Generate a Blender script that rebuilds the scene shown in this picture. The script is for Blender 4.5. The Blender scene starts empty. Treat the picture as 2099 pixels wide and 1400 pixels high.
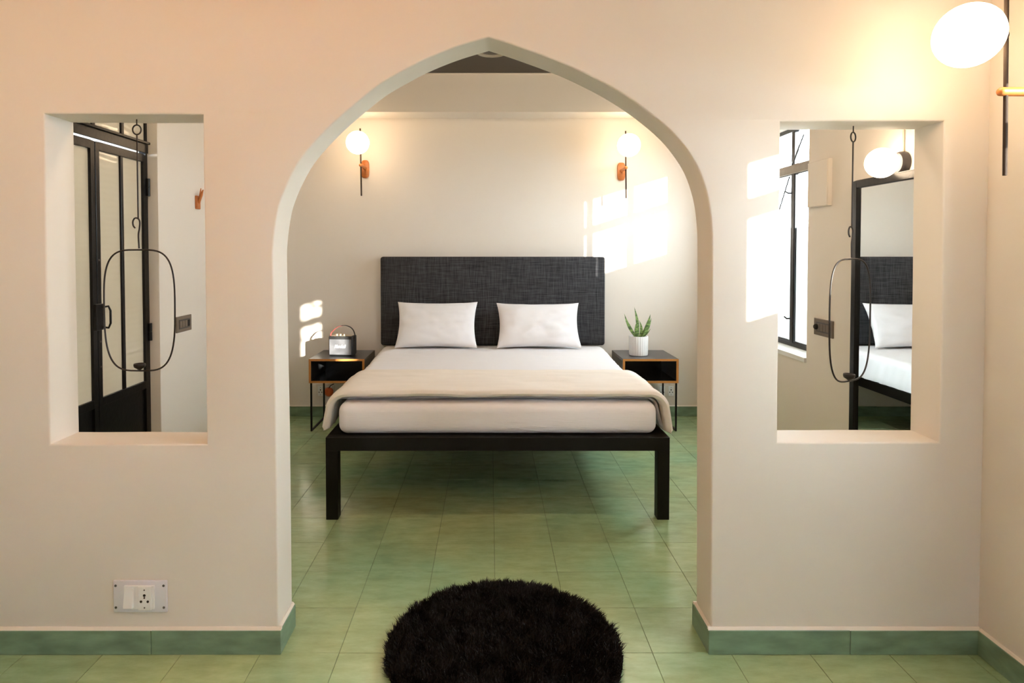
import bpy, bmesh, math, random
import numpy as np
from mathutils import Vector, Matrix, Euler, noise
R = math.radians
rng = random.Random(7)
scene = bpy.context.scene
COL = scene.collection

# ------------------------------------------------------------------ camera
F_PX, PPX, PPY, TILT, CAM_H = 1270.0, 1005.0, 548.0, R(1.5), 1.5
cam_d = bpy.data.cameras.new('camera'); cam = bpy.data.objects.new('camera', cam_d); COL.objects.link(cam)
cam.location = (0, 0, CAM_H); cam.rotation_euler = (R(90) - TILT, 0, 0)
cam_d.sensor_fit = 'HORIZONTAL'; cam_d.sensor_width = 36
cam_d.lens = F_PX / 2099 * 36
cam_d.shift_x = (1049.5 - PPX) / 2099; cam_d.shift_y = (PPY - 700) / 2099
cam_d.clip_start = 0.02
scene.camera = cam

# ------------------------------------------------------------------ world, sun, exposure
world = bpy.data.worlds.new('world'); scene.world = world; world.use_nodes = True
bg = world.node_tree.nodes['Background']
bg.inputs[0].default_value = (0.82, 0.91, 1.0, 1); bg.inputs[1].default_value = 11.0
sd = bpy.data.lights.new('sun', 'SUN'); sun = bpy.data.objects.new('sun', sd); COL.objects.link(sun)
SUN = Vector((-0.891, 1.0, -0.276)).normalized()
sun.rotation_euler = SUN.to_track_quat('-Z', 'Y').to_euler(); sun.location = (4, -3, 4)
sd.energy = 8.5; sd.angle = R(0.55); sd.color = (1.0, 0.93, 0.83)
scene.view_settings.view_transform = 'Standard'; scene.view_settings.look = 'None'
scene.view_settings.gamma = 1; scene.view_settings.use_curve_mapping = False
scene.view_settings.exposure = 1.78
scene.cycles.use_denoising = True
scene.cycles.max_bounces = 7; scene.cycles.diffuse_bounces = 4; scene.cycles.use_adaptive_sampling = True; scene.cycles.adaptive_threshold = 0.035; scene.cycles.transparent_max_bounces = 12
scene.cycles.sample_clamp_indirect = 8.0
GLOBE_E = 4.6

# ------------------------------------------------------------------ key dimensions (metres)
D1 = 2.276; WT = 0.164; D2 = D1 + WT; D3 = 5.60
XR = 2.055; XL = -2.10; XRF = 1.822; XLF = -2.05; YB = -2.6
ZC = 3.02; ZCF = 2.85

_R = Euler((R(90) - TILT, 0, 0)).to_matrix()
def at(u, v, y):
    "point at depth y that stands behind photo pixel (u, v); used only to read real sizes off the photo"
    d = _R @ Vector(((u - PPX) / F_PX, -(v - PPY) / F_PX, -1))
    t = y / d.y
    return Vector((d.x * t, y, CAM_H + d.z * t))

# ------------------------------------------------------------------ materials
def new_mat(name):
    m = bpy.data.materials.new(name); m.use_nodes = True
    nt = m.node_tree; return m, nt, nt.nodes['Principled BSDF']
def N(nt, t, **kw):
    n = nt.nodes.new(t)
    for k, v in kw.items():
        if k in n.inputs: n.inputs[k].default_value = v
        else: setattr(n, k, v)
    return n
def simple(name, col, rough=0.6, metal=0.0, bump=0.0, bscale=60, spec=0.5, vary=0.0, vscale=4, aniso=(1, 1, 1), bdist=0.01):
    m, nt, b = new_mat(name)
    b.inputs['Base Color'].default_value = (*col, 1); b.inputs['Roughness'].default_value = rough
    b.inputs['Metallic'].default_value = metal; b.inputs['Specular IOR Level'].default_value = spec
    tc = N(nt, 'ShaderNodeTexCoord'); mp = N(nt, 'ShaderNodeMapping'); mp.inputs['Scale'].default_value = aniso
    nt.links.new(tc.outputs['Object'], mp.inputs['Vector'])
    if vary:
        n = N(nt, 'ShaderNodeTexNoise', Scale=vscale, Detail=4.0)
        nt.links.new(mp.outputs[0], n.inputs['Vector'])
        mix = N(nt, 'ShaderNodeMix', data_type='RGBA')
        mix.inputs[6].default_value = tuple(c * (1 - vary) for c in col) + (1,)
        mix.inputs[7].default_value = tuple(min(1, c * (1 + vary)) for c in col) + (1,)
        nt.links.new(n.outputs[0], mix.inputs[0]); nt.links.new(mix.outputs[2], b.inputs['Base Color'])
    if bump:
        n = N(nt, 'ShaderNodeTexNoise', Scale=bscale, Detail=3.0)
        nt.links.new(mp.outputs[0], n.inputs['Vector'])
        bp = N(nt, 'ShaderNodeBump', Strength=bump, Distance=bdist)
        nt.links.new(n.outputs[0], bp.inputs['Height']); nt.links.new(bp.outputs[0], b.inputs['Normal'])
    return m

M = {}
M['wall'] = simple('wall_paint', (0.78, 0.71, 0.625), 0.55, bump=0.12, bscale=9, spec=0.25, vary=0.02, vscale=1.5, bdist=0.004)
M['ceil_dark'] = simple('dark_ceiling_paint', (0.034, 0.026, 0.018), 0.5, vary=0.15, vscale=2, aniso=(0.3, 3, 1))
M['trim_cream'] = simple('cream_fillet_paint', (0.82, 0.74, 0.64), 0.5)
M['steel'] = simple('black_steel', (0.005, 0.005, 0.0055), 0.30, bump=0.08, bscale=40, spec=0.3)
M['black_matt'] = simple('black_powder_coat', (0.006, 0.0055, 0.005), 0.45, spec=0.22)
M['wire'] = simple('dark_wire', (0.022, 0.018, 0.016), 0.38, metal=0.3)
M['rod'] = simple('bronze_rod', (0.05, 0.036, 0.028), 0.75, metal=0.0, spec=0.1)
M['wood_orange'] = simple('orange_teak', (0.50, 0.16, 0.035), 0.42, vary=0.25, vscale=6, aniso=(2, 2, 14))
M['wood_edge'] = simple('plywood_edge', (0.50, 0.21, 0.05), 0.45, vary=0.3, vscale=18, aniso=(4, 1, 30))
M['laminate'] = simple('black_laminate', (0.030, 0.031, 0.033), 0.28, spec=0.6)
M['laminate_in'] = simple('black_gloss_lining', (0.012, 0.013, 0.016), 0.22, spec=0.6)
M['sheet'] = simple('white_cotton', (0.83, 0.82, 0.83), 0.85, bump=0.15, bscale=500, spec=0.15)
M['blanket'] = simple('cream_cotton', (0.86, 0.805, 0.735), 0.9, bump=0.25, bscale=300, spec=0.1, vary=0.05, vscale=9, aniso=(0.6, 3, 3))
M['mattress'] = simple('ribbed_white_sheet', (0.87, 0.85, 0.87), 0.85, bump=0.35, bscale=60, spec=0.15, aniso=(0.25, 1, 3), bdist=0.004)
M['plastic_white'] = simple('white_plastic', (0.86, 0.85, 0.83), 0.35)
M['plate_steel'] = simple('brushed_plate', (0.78, 0.76, 0.80), 0.4, metal=0.15)
M['screw'] = simple('dull_screw', (0.12, 0.11, 0.10), 0.45, metal=0.6)
M['hole'] = simple('dark_hole', (0.008, 0.008, 0.008), 0.8)
M['plate_brown'] = simple('bronze_plate', (0.16, 0.12, 0.085), 0.4, metal=0.3)
M['module_dark'] = simple('dark_module', (0.05, 0.042, 0.035), 0.4)
M['orange_plastic'] = simple('orange_plastic', (0.80, 0.14, 0.03), 0.35)
M['pot'] = simple('white_ceramic', (0.80, 0.80, 0.79), 0.4)
M['soil'] = simple('soil', (0.05, 0.03, 0.02), 0.95, bump=0.6, bscale=90)
M['speaker_skin'] = simple('black_vinyl', (0.018, 0.018, 0.018), 0.55, bump=0.3, bscale=300)
M['logo'] = simple('white_lettering', (0.9, 0.88, 0.86), 0.4)
M['brass'] = simple('pale_brass_knob', (0.75, 0.66, 0.5), 0.3, metal=0.8)
M['strap'] = simple('black_strap', (0.02, 0.018, 0.016), 0.6)
M['strap_red'] = simple('red_strap_lining', (0.55, 0.06, 0.05), 0.6)
M['lamp_grey'] = simple('grey_lamp_base', (0.06, 0.055, 0.06), 0.45)
M['sill'] = simple('white_sill', (0.80, 0.80, 0.78), 0.4)
M['grey_reveal'] = simple('steel_grey_frame', (0.05, 0.052, 0.055), 0.4)
M['transom'] = simple('weathered_steel', (0.20, 0.16, 0.12), 0.5, vary=0.4, vscale=12)

def mat_floor():
    m, nt, b = new_mat('green_cement_tile')
    tc = N(nt, 'ShaderNodeNewGeometry'); oi = N(nt, 'ShaderNodeObjectInfo')
    n1 = N(nt, 'ShaderNodeTexNoise', Scale=1.1, Detail=4.0, Roughness=0.55)
    n2 = N(nt, 'ShaderNodeTexNoise', Scale=9.0, Detail=6.0, Roughness=0.65)
    mp = N(nt, 'ShaderNodeMapping'); mp.inputs['Scale'].default_value = (0.8, 2.2, 1)
    nt.links.new(tc.outputs['Position'], n1.inputs['Vector'])
    nt.links.new(tc.outputs['Position'], mp.inputs['Vector']); nt.links.new(mp.outputs[0], n2.inputs['Vector'])
    r1 = N(nt, 'ShaderNodeValToRGB')
    r1.color_ramp.elements[0].position = 0.35; r1.color_ramp.elements[0].color = (0.30, 0.475, 0.275, 1)
    r1.color_ramp.elements[1].position = 0.65; r1.color_ramp.elements[1].color = (0.45, 0.515, 0.255, 1)
    nt.links.new(n1.outputs[0], r1.inputs[0])
    r2 = N(nt, 'ShaderNodeValToRGB')
    r2.color_ramp.elements[0].position = 0.3; r2.color_ramp.elements[0].color = (0.78, 0.80, 0.76, 1)
    r2.color_ramp.elements[1].position = 0.75; r2.color_ramp.elements[1].color = (1.12, 1.12, 1.15, 1)
    nt.links.new(n2.outputs[0], r2.inputs[0])
    mul = N(nt, 'ShaderNodeMix', data_type='RGBA', blend_type='MULTIPLY'); mul.inputs[0].default_value = 1
    nt.links.new(r1.outputs[0], mul.inputs[6]); nt.links.new(r2.outputs[0], mul.inputs[7])
    hs = N(nt, 'ShaderNodeHueSaturation')
    mr = N(nt, 'ShaderNodeMapRange'); mr.inputs[3].default_value = 0.94; mr.inputs[4].default_value = 1.06
    nt.links.new(oi.outputs['Random'], mr.inputs[0]); nt.links.new(mr.outputs[0], hs.inputs['Value'])
    nt.links.new(mul.outputs[2], hs.inputs['Color']); nt.links.new(hs.outputs[0], b.inputs['Base Color'])
    rr = N(nt, 'ShaderNodeMapRange'); rr.inputs[3].default_value = 0.10; rr.inputs[4].default_value = 0.30
    nt.links.new(n2.outputs[0], rr.inputs[0]); nt.links.new(rr.outputs[0], b.inputs['Roughness'])
    b.inputs['Specular IOR Level'].default_value = 0.62
    bp = N(nt, 'ShaderNodeBump', Strength=0.12, Distance=0.01)
    n3 = N(nt, 'ShaderNodeTexNoise', Scale=6.0, Detail=2.0)
    nt.links.new(tc.outputs['Position'], n3.inputs['Vector'])
    nt.links.new(n3.outputs[0], bp.inputs['Height']); nt.links.new(bp.outputs[0], b.inputs['Normal'])
    return m
M['tile'] = mat_floor()
M['joint'] = simple('tile_joint', (0.16, 0.21, 0.11), 0.9)
M['base_tile'] = simple('green_skirting_tile', (0.18, 0.28, 0.185), 0.38, vary=0.6, vscale=7, aniso=(1, 1, 3), bump=0.15, bscale=12, bdist=0.004)

def mat_weave(name, c0, c1):
    m, nt, b = new_mat(name)
    tc = N(nt, 'ShaderNodeTexCoord'); cols = []
    for sc in ((9, 9, 220), (220, 9, 9)):
        mp = N(nt, 'ShaderNodeMapping'); mp.inputs['Scale'].default_value = sc
        n = N(nt, 'ShaderNodeTexNoise', Scale=1.0, Detail=3.0)
        nt.links.new(tc.outputs['Object'], mp.inputs['Vector']); nt.links.new(mp.outputs[0], n.inputs['Vector']); cols.append(n)
    ad = N(nt, 'ShaderNodeMath', operation='ADD'); nt.links.new(cols[0].outputs[0], ad.inputs[0]); nt.links.new(cols[1].outputs[0], ad.inputs[1])
    hf = N(nt, 'ShaderNodeMath', operation='MULTIPLY'); hf.inputs[1].default_value = 0.5; nt.links.new(ad.outputs[0], hf.inputs[0])
    r = N(nt, 'ShaderNodeValToRGB'); r.color_ramp.elements[0].position = 0.38; r.color_ramp.elements[0].color = (*c0, 1)
    r.color_ramp.elements[1].position = 0.64; r.color_ramp.elements[1].color = (*c1, 1)
    nt.links.new(hf.outputs[0], r.inputs[0]); nt.links.new(r.outputs[0], b.inputs['Base Color'])
    bp = N(nt, 'ShaderNodeBump', Strength=0.4, Distance=0.003)
    nt.links.new(hf.outputs[0], bp.inputs['Height']); nt.links.new(bp.outputs[0], b.inputs['Normal'])
    b.inputs['Roughness'].default_value = 0.9; b.inputs['Specular IOR Level'].default_value = 0.2
    return m
M['headboard'] = mat_weave('charcoal_woven_cloth', (0.020, 0.020, 0.022), (0.075, 0.075, 0.080))

def mat_emit(name, col, s):
    m, nt, b = new_mat(name)
    b.inputs['Base Color'].default_value = (0.9, 0.9, 0.88, 1)
    b.inputs['Emission Color'].default_value = (*col, 1); b.inputs['Emission Strength'].default_value = s
    return m
M['globe'] = mat_emit('opal_globe_lit', (1.0, 0.73, 0.46), GLOBE_E)
M['globe_fill_warm'] = mat_emit('amber_fill_globe', (1.0, 0.40, 0.11), 10)
M['globe_fill_bed'] = mat_emit('bedroom_fill_globe', (1.0, 0.77, 0.54), 16)
M['globe_small'] = mat_emit('opal_globe_small_lit', (1.0, 0.76, 0.52), 6)

def mat_clear():
    m, nt, b = new_mat('clear_glass'); nt.nodes.remove(b)
    out = [n for n in nt.nodes if n.type == 'OUTPUT_MATERIAL'][0]
    t = N(nt, 'ShaderNodeBsdfTransparent'); t.inputs[0].default_value = (0.95, 0.97, 0.97, 1)
    g = N(nt, 'ShaderNodeBsdfGlossy', Roughness=0.02); 
    mx = N(nt, 'ShaderNodeMixShader'); mx.inputs[0].default_value = 0.05
    nt.links.new(t.outputs[0], mx.inputs[1]); nt.links.new(g.outputs[0], mx.inputs[2])
    nt.links.new(mx.outputs[0], out.inputs[0]); return m
M['clear'] = mat_clear()
def mat_frost(name, col, trans, reed=0.0):
    m, nt, b = new_mat(name); nt.nodes.remove(b)
    out = [n for n in nt.nodes if n.type == 'OUTPUT_MATERIAL'][0]
    t = N(nt, 'ShaderNodeBsdfTranslucent'); t.inputs[0].default_value = (*col, 1)
    d = N(nt, 'ShaderNodeBsdfDiffuse'); d.inputs[0].default_value = (*[c * 0.8 for c in col], 1)
    g = N(nt, 'ShaderNodeBsdfGlossy', Roughness=0.12)
    mx = N(nt, 'ShaderNodeMixShader'); mx.inputs[0].default_value = trans
    nt.links.new(d.outputs[0], mx.inputs[1]); nt.links.new(t.outputs[0], mx.inputs[2])
    fr = N(nt, 'ShaderNodeFresnel', IOR=1.45); m2 = N(nt, 'ShaderNodeMixShader')
    nt.links.new(fr.outputs[0], m2.inputs[0]); nt.links.new(mx.outputs[0], m2.inputs[1]); nt.links.new(g.outputs[0], m2.inputs[2])
    if reed:
        tc = N(nt, 'ShaderNodeTexCoord'); w = N(nt, 'ShaderNodeTexWave', Scale=reed, Distortion=1.5, Detail=1.0)
        w.bands_direction = 'Z'
        bp = N(nt, 'ShaderNodeBump', Strength=0.12, Distance=0.004)
        nt.links.new(tc.outputs['Object'], w.inputs['Vector']); nt.links.new(w.outputs[1], bp.inputs['Height'])
        for n in (d, g): nt.links.new(bp.outputs[0], n.inputs['Normal'])
    nt.links.new(m2.outputs[0], out.inputs[0]); return m
M['frost'] = mat_frost('frosted_film_glass', (0.84, 0.88, 0.87), 0.5)
M['frost_fill'] = mat_frost('frosted_fill_glass', (0.90, 0.94, 1.0), 0.47)
M['door_glass'] = mat_frost('hammered_door_glass', (0.70, 0.62, 0.48), 0.14, reed=9.0)
def mat_mirror():
    m, nt, b = new_mat('mirror_silver')
    b.inputs['Base Color'].default_value = (0.80, 0.83, 0.82, 1); b.inputs['Metallic'].default_value = 1; b.inputs['Roughness'].default_value = 0.005
    return m
M['mirror'] = mat_mirror()
def mat_grille():
    m, nt, b = new_mat('silver_grille_cloth')
    tc = N(nt, 'ShaderNodeTexCoord'); ck = N(nt, 'ShaderNodeTexChecker', Scale=420.0)
    ck.inputs[1].default_value = (0.26, 0.26, 0.28, 1); ck.inputs[2].default_value = (0.15, 0.15, 0.16, 1)
    nt.links.new(tc.outputs['Object'], ck.inputs['Vector']); nt.links.new(ck.outputs[0], b.inputs['Base Color'])
    b.inputs['Roughness'].default_value = 0.45; b.inputs['Metallic'].default_value = 0.3
    return m
M['grille'] = mat_grille()
def mat_leaf():
    m, nt, b = new_mat('striped_leaf')
    tc = N(nt, 'ShaderNodeTexCoord'); n = N(nt, 'ShaderNodeTexNoise', Scale=28.0, Detail=3.0)
    mp = N(nt, 'ShaderNodeMapping'); mp.inputs['Scale'].default_value = (1, 1, 2.5)
    nt.links.new(tc.outputs['Object'], mp.inputs[0]); nt.links.new(mp.outputs[0], n.inputs['Vector'])
    r = N(nt, 'ShaderNodeValToRGB'); r.color_ramp.elements[0].position = 0.38; r.color_ramp.elements[0].color = (0.07, 0.13, 0.045, 1)
    r.color_ramp.elements[1].position = 0.62; r.color_ramp.elements[1].color = (0.26, 0.40, 0.12, 1)
    nt.links.new(n.outputs[0], r.inputs[0]); nt.links.new(r.outputs[0], b.inputs['Base Color'])
    b.inputs['Roughness'].default_value = 0.4; return m
M['leaf'] = mat_leaf()
def mat_pile():
    m, nt, b = new_mat('black_shag')
    g = N(nt, 'ShaderNodeNewGeometry'); n = N(nt, 'ShaderNodeTexNoise', Scale=14.0, Detail=3.0)
    nt.links.new(g.outputs['Position'], n.inputs['Vector'])
    r = N(nt, 'ShaderNodeValToRGB'); r.color_ramp.elements[0].position = 0.35; r.color_ramp.elements[0].color = (0.004, 0.0038, 0.0042, 1)
    r.color_ramp.elements[1].position = 0.7; r.color_ramp.elements[1].color = (0.016, 0.0145, 0.016, 1)
    nt.links.new(n.outputs[0], r.inputs[0]); nt.links.new(r.outputs[0], b.inputs['Base Color'])
    b.inputs['Roughness'].default_value = 0.7; b.inputs['Specular IOR Level'].default_value = 0.25
    return m
M['pile'] = mat_pile()

# ------------------------------------------------------------------ mesh helpers
class MB:
    def __init__(s): s.v = []; s.f = []
    def add(s, vs, fs):
        o = len(s.v); s.v += [tuple(v) for v in vs]; s.f += [tuple(i + o for i in f) for f in fs]; return s
    def box(s, x0, x1, y0, y1, z0, z1):
        vs = [(x, y, z) for x in (x0, x1) for y in (y0, y1) for z in (z0, z1)]
        return s.add(vs, [(0, 1, 3, 2), (4, 6, 7, 5), (0, 4, 5, 1), (2, 3, 7, 6), (0, 2, 6, 4), (1, 5, 7, 3)])
    def tube(s, pts, r, seg=10, closed=False, caps=True):
        pts = [Vector(p) for p in pts]; n = len(pts); rs = r if isinstance(r, (list, tuple)) else [r] * n
        vs = []; up = None
        for i in range(n):
            if closed: t = (pts[(i + 1) % n] - pts[i - 1]).normalized()
            else: t = (pts[min(i + 1, n - 1)] - pts[max(i - 1, 0)]).normalized()
            if up is None: up = t.orthogonal().normalized()
            a = (up - t * up.dot(t)).normalized(); up = a; b = t.cross(a)
            for k in range(seg):
                q = 2 * math.pi * k / seg
                vs.append(pts[i] + (a * math.cos(q) + b * math.sin(q)) * rs[i])
        fs = []
        for i in range(n if closed else n - 1):
            j = (i + 1) % n
            for k in range(seg):
                l = (k + 1) % seg; fs.append((i * seg + k, i * seg + l, j * seg + l, j * seg + k))
        if not closed and caps:
            fs.append(tuple(range(seg - 1, -1, -1))); fs.append(tuple((n - 1) * seg + k for k in range(seg)))
        return s.add(vs, fs)
    def lathe(s, prof, seg=32, mat=None, rfun=None):
        "prof: list of (r, z) about the z axis"
        vs = []; fs = []; n = len(prof)
        for (r, z) in prof:
            for k in range(seg):
                q = 2 * math.pi * k / seg; rr = r * (rfun(k, z) if rfun else 1)
                v = Vector((rr * math.cos(q), rr * math.sin(q), z)); vs.append(mat @ v if mat else v)
        for i in range(n - 1):
            for k in range(seg):
                l = (k + 1) % seg; fs.append((i * seg + k, i * seg + l, (i + 1) * seg + l, (i + 1) * seg + k))
        fs.append(tuple(range(seg - 1, -1, -1))); fs.append(tuple((n - 1) * seg + k for k in range(seg)))
        return s.add(vs, fs)
    def grid(s, P, closed_u=False):
        "P[i][j] points"
        a, b = len(P), len(P[0]); vs = [p for row in P for p in row]; fs = []
        for i in range(a - 1):
            for j in range(b - 1): fs.append((i * b + j, i * b + j + 1, (i + 1) * b + j + 1, (i + 1) * b + j))
        return s.add(vs, fs)
    def build(s, name, mat, parent=None, bevel=0.0, smooth=False, seg=2, fix=True):
        me = bpy.data.meshes.new(name); me.from_pydata(s.v, [], s.f)
        bm = bmesh.new(); bm.from_mesh(me)
        if fix:
            bmesh.ops.remove_doubles(bm, verts=bm.verts, dist=1e-6)
            bmesh.ops.recalc_face_normals(bm, faces=bm.faces)
        if bevel:
            es = [e for e in bm.edges if len(e.link_faces) == 2 and e.calc_face_angle(0) > R(40)]
            bmesh.ops.bevel(bm, geom=es, offset=bevel, segments=seg, affect='EDGES', profile=0.5, clamp_overlap=True)
        bm.to_mesh(me); bm.free()
        me.materials.append(mat)
        if smooth:
            me.polygons.foreach_set('use_smooth', [True] * len(me.polygons))
            try: me.set_sharp_from_angle(angle=R(50))
            except Exception: pass
        o = bpy.data.objects.new(name, me); COL.objects.link(o)
        if parent: o.parent = parent
        return o
def box(name, mat, x0, x1, y0, y1, z0, z1, parent=None, bevel=0.0):
    return MB().box(min(x0, x1), max(x0, x1), min(y0, y1), max(y0, y1), min(z0, z1), max(z0, z1)).build(name, mat, parent, bevel)
def tag(o, label=None, cat=None, group=None, kind=None):
    if label: o['label'] = label
    if cat: o['category'] = cat
    if group: o['group'] = group
    if kind: o['kind'] = kind
    return o
def empty(name, loc=(0, 0, 0), rz=0.0, label=None, cat=None, group=None, kind=None):
    o = bpy.data.objects.new(name, None); COL.objects.link(o); o.location = loc; o.rotation_euler.z = rz
    o.empty_display_size = 0.05
    return tag(o, label, cat, group, kind)
def copy_tree(o, parent=None):
    c = o.copy(); COL.objects.link(c)
    if parent: c.parent = parent
    for ch in [q for q in bpy.data.objects if q.parent == o]: copy_tree(ch, c)
    return c
def dilate(pts, n=6, closed=False):
    "Catmull-Rom resampling of 2-D or 3-D points"
    P = [Vector(p) for p in pts]; out = []; m = len(P)
    rngi = range(m) if closed else range(m - 1)
    for i in rngi:
        p0 = P[i - 1] if (closed or i > 0) else P[0] * 2 - P[1]
        p1 = P[i]; p2 = P[(i + 1) % m]; p3 = P[(i + 2) % m] if (closed or i + 2 < m) else P[-1] * 2 - P[-2]
        for k in range(n):
            t = k / n
            out.append(0.5 * ((2 * p1) + (p2 - p0) * t + (2 * p0 - 5 * p1 + 4 * p2 - p3) * t * t + (3 * p1 - p0 - 3 * p2 + p3) * t ** 3))
    if not closed: out.append(P[-1])
    return out
def slab(name, mat, outer, holes, w0, w1, fn, parent=None, bev=0.0, kind='structure'):
    "flat slab with openings: outline and holes in (u, v), thickness w0..w1, fn maps (u, v, w) to the world"
    cu = bpy.data.curves.new(name, 'CURVE'); cu.dimensions = '2D'; cu.fill_mode = 'BOTH'
    cu.extrude = (w1 - w0) / 2 - bev; cu.bevel_depth = bev; cu.bevel_resolution = 2; cu.offset = -bev
    for k, ring in enumerate([outer] + holes):
        area = sum(ring[i - 1][0] * ring[i][1] - ring[i][0] * ring[i - 1][1] for i in range(len(ring)))
        ring = list(ring)
        if (area > 0) != (k == 0): ring.reverse()
        sp = cu.splines.new('POLY'); sp.points.add(len(ring) - 1)
        for i, p in enumerate(ring): sp.points[i].co = (p[0], p[1], 0, 1)
        sp.use_cyclic_u = True
    ob = bpy.data.objects.new(name + '_tmp', cu); COL.objects.link(ob)
    dg = bpy.context.evaluated_depsgraph_get()
    me = bpy.data.meshes.new_from_object(ob.evaluated_get(dg))
    bpy.data.objects.remove(ob); bpy.data.curves.remove(cu)
    me.name = name
    for v in me.vertices: v.co = Vector(fn(v.co.x, v.co.y, (w0 + w1) / 2 + v.co.z))
    bm = bmesh.new(); bm.from_mesh(me)
    bmesh.ops.remove_doubles(bm, verts=bm.verts, dist=1e-5); bmesh.ops.recalc_face_normals(bm, faces=bm.faces)
    bm.to_mesh(me); bm.free()
    me.polygons.foreach_set('use_smooth', [True] * len(me.polygons))
    me.set_sharp_from_angle(angle=R(35))
    me.materials.clear(); me.materials.append(mat)
    o = bpy.data.objects.new(name, me); COL.objects.link(o)
    if parent: o.parent = parent
    elif kind: o['kind'] = kind
    return o
def rect(a, b, c, d): return [(a, c), (b, c), (b, d), (a, d)]
XZ = lambda u, v, w: (u, w, v)      # wall facing along y
YZ = lambda u, v, w: (w, u, v)      # wall facing along x
XY = lambda u, v, w: (u, v, w)      # floor or ceiling

# ------------------------------------------------------------------ floor and its tiles
TS = 0.2925; GAP = 0.0019
fl = box('floor', M['joint'], XLF - 0.2, XR + 0.3, YB - 0.1, D3 + 0.2, -0.08, -0.0022); tag(fl, kind='structure')
x_first, y_first = -0.5645, D1
tmesh = MB().box(GAP / 2, TS - GAP / 2, GAP / 2, TS - GAP / 2, -0.008, 0.0).build('tile', M['tile'], fl, bevel=0.0009, seg=1)
first = True; rest = MB()
for i in range(-8, 10):
    for j in range(-18, 12):
        x0 = x_first + i * TS; y0 = y_first + j * TS
        if x0 + TS > XR + 0.25 or y0 > D3 or y0 < YB - 0.1: continue
        near = (-6 <= i <= 6) and (j >= -2)
        if near:
            o = tmesh if first else tmesh.copy()
            if not first: COL.objects.link(o)
            first = False
            o.location = (x0, y0, rng.uniform(-0.0003, 0.0003))
            o.rotation_euler = (rng.uniform(-1, 1) * 0.0006, rng.uniform(-1, 1) * 0.0006, 0)
        else:
            rest.box(x0 + GAP / 2, x0 + TS - GAP / 2, y0 + GAP / 2, y0 + TS - GAP / 2, -0.008, 0.0)
r_ = rest.build('floor_tiles', M['tile'], fl); r_['kind'] = 'stuff'

# ------------------------------------------------------------------ partition with the ogee arch and two niches
archL = [(571, 1352), (569, 1150), (566, 900), (562, 700), (560, 560), (560, 506), (567, 446), (576, 410), (594, 367), (618.6, 324), (651, 285), (690, 246), (740, 203),
         (780, 172), (823, 147), (866, 124.5), (909, 106), (951, 91), (1002, 76)]
archR = [(1002, 76), (1060, 95), (1144, 126), (1204, 153), (1262, 184), (1319, 222), (1373, 267), (1408.6, 309), (1433.6, 352), (1451, 408), (1458, 466),
         (1459, 520), (1458.5, 700), (1458, 900), (1457.5, 1150), (1457, 1352)]
def ring2(pts, n=5):
    w = [at(u, v, D1) for u, v in pts]; w = [(p.x, p.z) for p in w]
    q = dilate([Vector((a, b)) for a, b in w], n); return [(p.x, p.y) for p in q]
arch = ring2(archL) + ring2(archR)[1:]
arch[0] = (arch[0][0], -0.02); arch[-1] = (arch[-1][0], -0.02)
ptop = ZC + 0.15
outer = [(XLF - 0.1, -0.02)] + arch + [(XR + 0.3, -0.02), (XR + 0.3, ptop), (XLF - 0.1, ptop)]
def quad_hole(px):
    c = [at(u, v, D1) for u, v in px]; P = [(p.x, p.z) for p in c]; out = []
    for i in range(4):                      # a few extra points with slight wobble, as hand-plastered edges have
        a, b = P[i], P[(i + 1) % 4]
        for k in range(6):
            t = k / 6; w = 0.0 if k == 0 else rng.uniform(-0.0012, 0.0012)
            out.append((a[0] + (b[0] - a[0]) * t + w, a[1] + (b[1] - a[1]) * t + w))
    return out
nicheL = quad_hole([(90, 233), (416, 235), (424, 911), (103, 911)])
nicheR = quad_hole([(1600, 249), (1936, 248), (1926, 907), (1594, 907)])
slab('wall_partition', M['wall'], outer, [nicheL, nicheR], D1, D2, XZ, bev=0.007)

# ------------------------------------------------------------------ other walls, ceilings
slab('wall_back', M['wall'], rect(XL - 0.2, XR + 0.3, -0.02, ZC + 0.15), [], D3, D3 + 0.2, XZ)
WB = dict(y0=4.015, y1=5.08, z0=0.775, z1=2.40)      # back room window opening
slab('wall_right', M['wall'], rect(D2, D3 + 0.05, -0.02, ZC + 0.15), [rect(WB['y0'], WB['y1'], WB['z0'], WB['z1'])], XR, XR + 0.195, YZ, bev=0.004)
DO = dict(y0=2.84, y1=3.928, z0=0.0, z1=2.62)        # steel door opening
slab('wall_left', M['wall'], [(D2, -0.02), (DO['y0'], -0.02), (DO['y0'], DO['z1']), (DO['y1'], DO['z1']), (DO['y1'], -0.02), (D3 + 0.05, -0.02), (D3 + 0.05, ZC + 0.15), (D2, ZC + 0.15)],
     [], XL - 0.22, XL, YZ, bev=0.004)
WF = dict(y0=0.98, y1=1.82, z0=0.80, z1=2.17)        # front room window opening
slab('wall_front_right', M['wall'], rect(YB, D1 + 0.02, -0.02, ZCF + 0.1), [rect(WF['y0'], WF['y1'], WF['z0'], WF['z1'])], XRF, XRF + 0.24, YZ, bev=0.004)
slab('wall_front_left', M['wall'], rect(YB, D1 + 0.02, -0.02, ZCF + 0.1), [], XLF - 0.2, XLF, YZ)
WR = dict(x0=-1.1, x1=1.3, z0=0.75, z1=2.25)         # opening for the added fill window, unseen behind the camera
slab('wall_rear', M['wall'], rect(XLF - 0.2, XRF + 0.24, -0.02, ZCF + 0.1), [rect(WR['x0'], WR['x1'], WR['z0'], WR['z1'])], YB - 0.2, YB, XZ)
slab('ceiling', M['ceil_dark'], rect(XL - 0.2, XR + 0.3, D2 - 0.02, D3 + 0.1), [], ZC, ZC + 0.15, XY)
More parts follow.
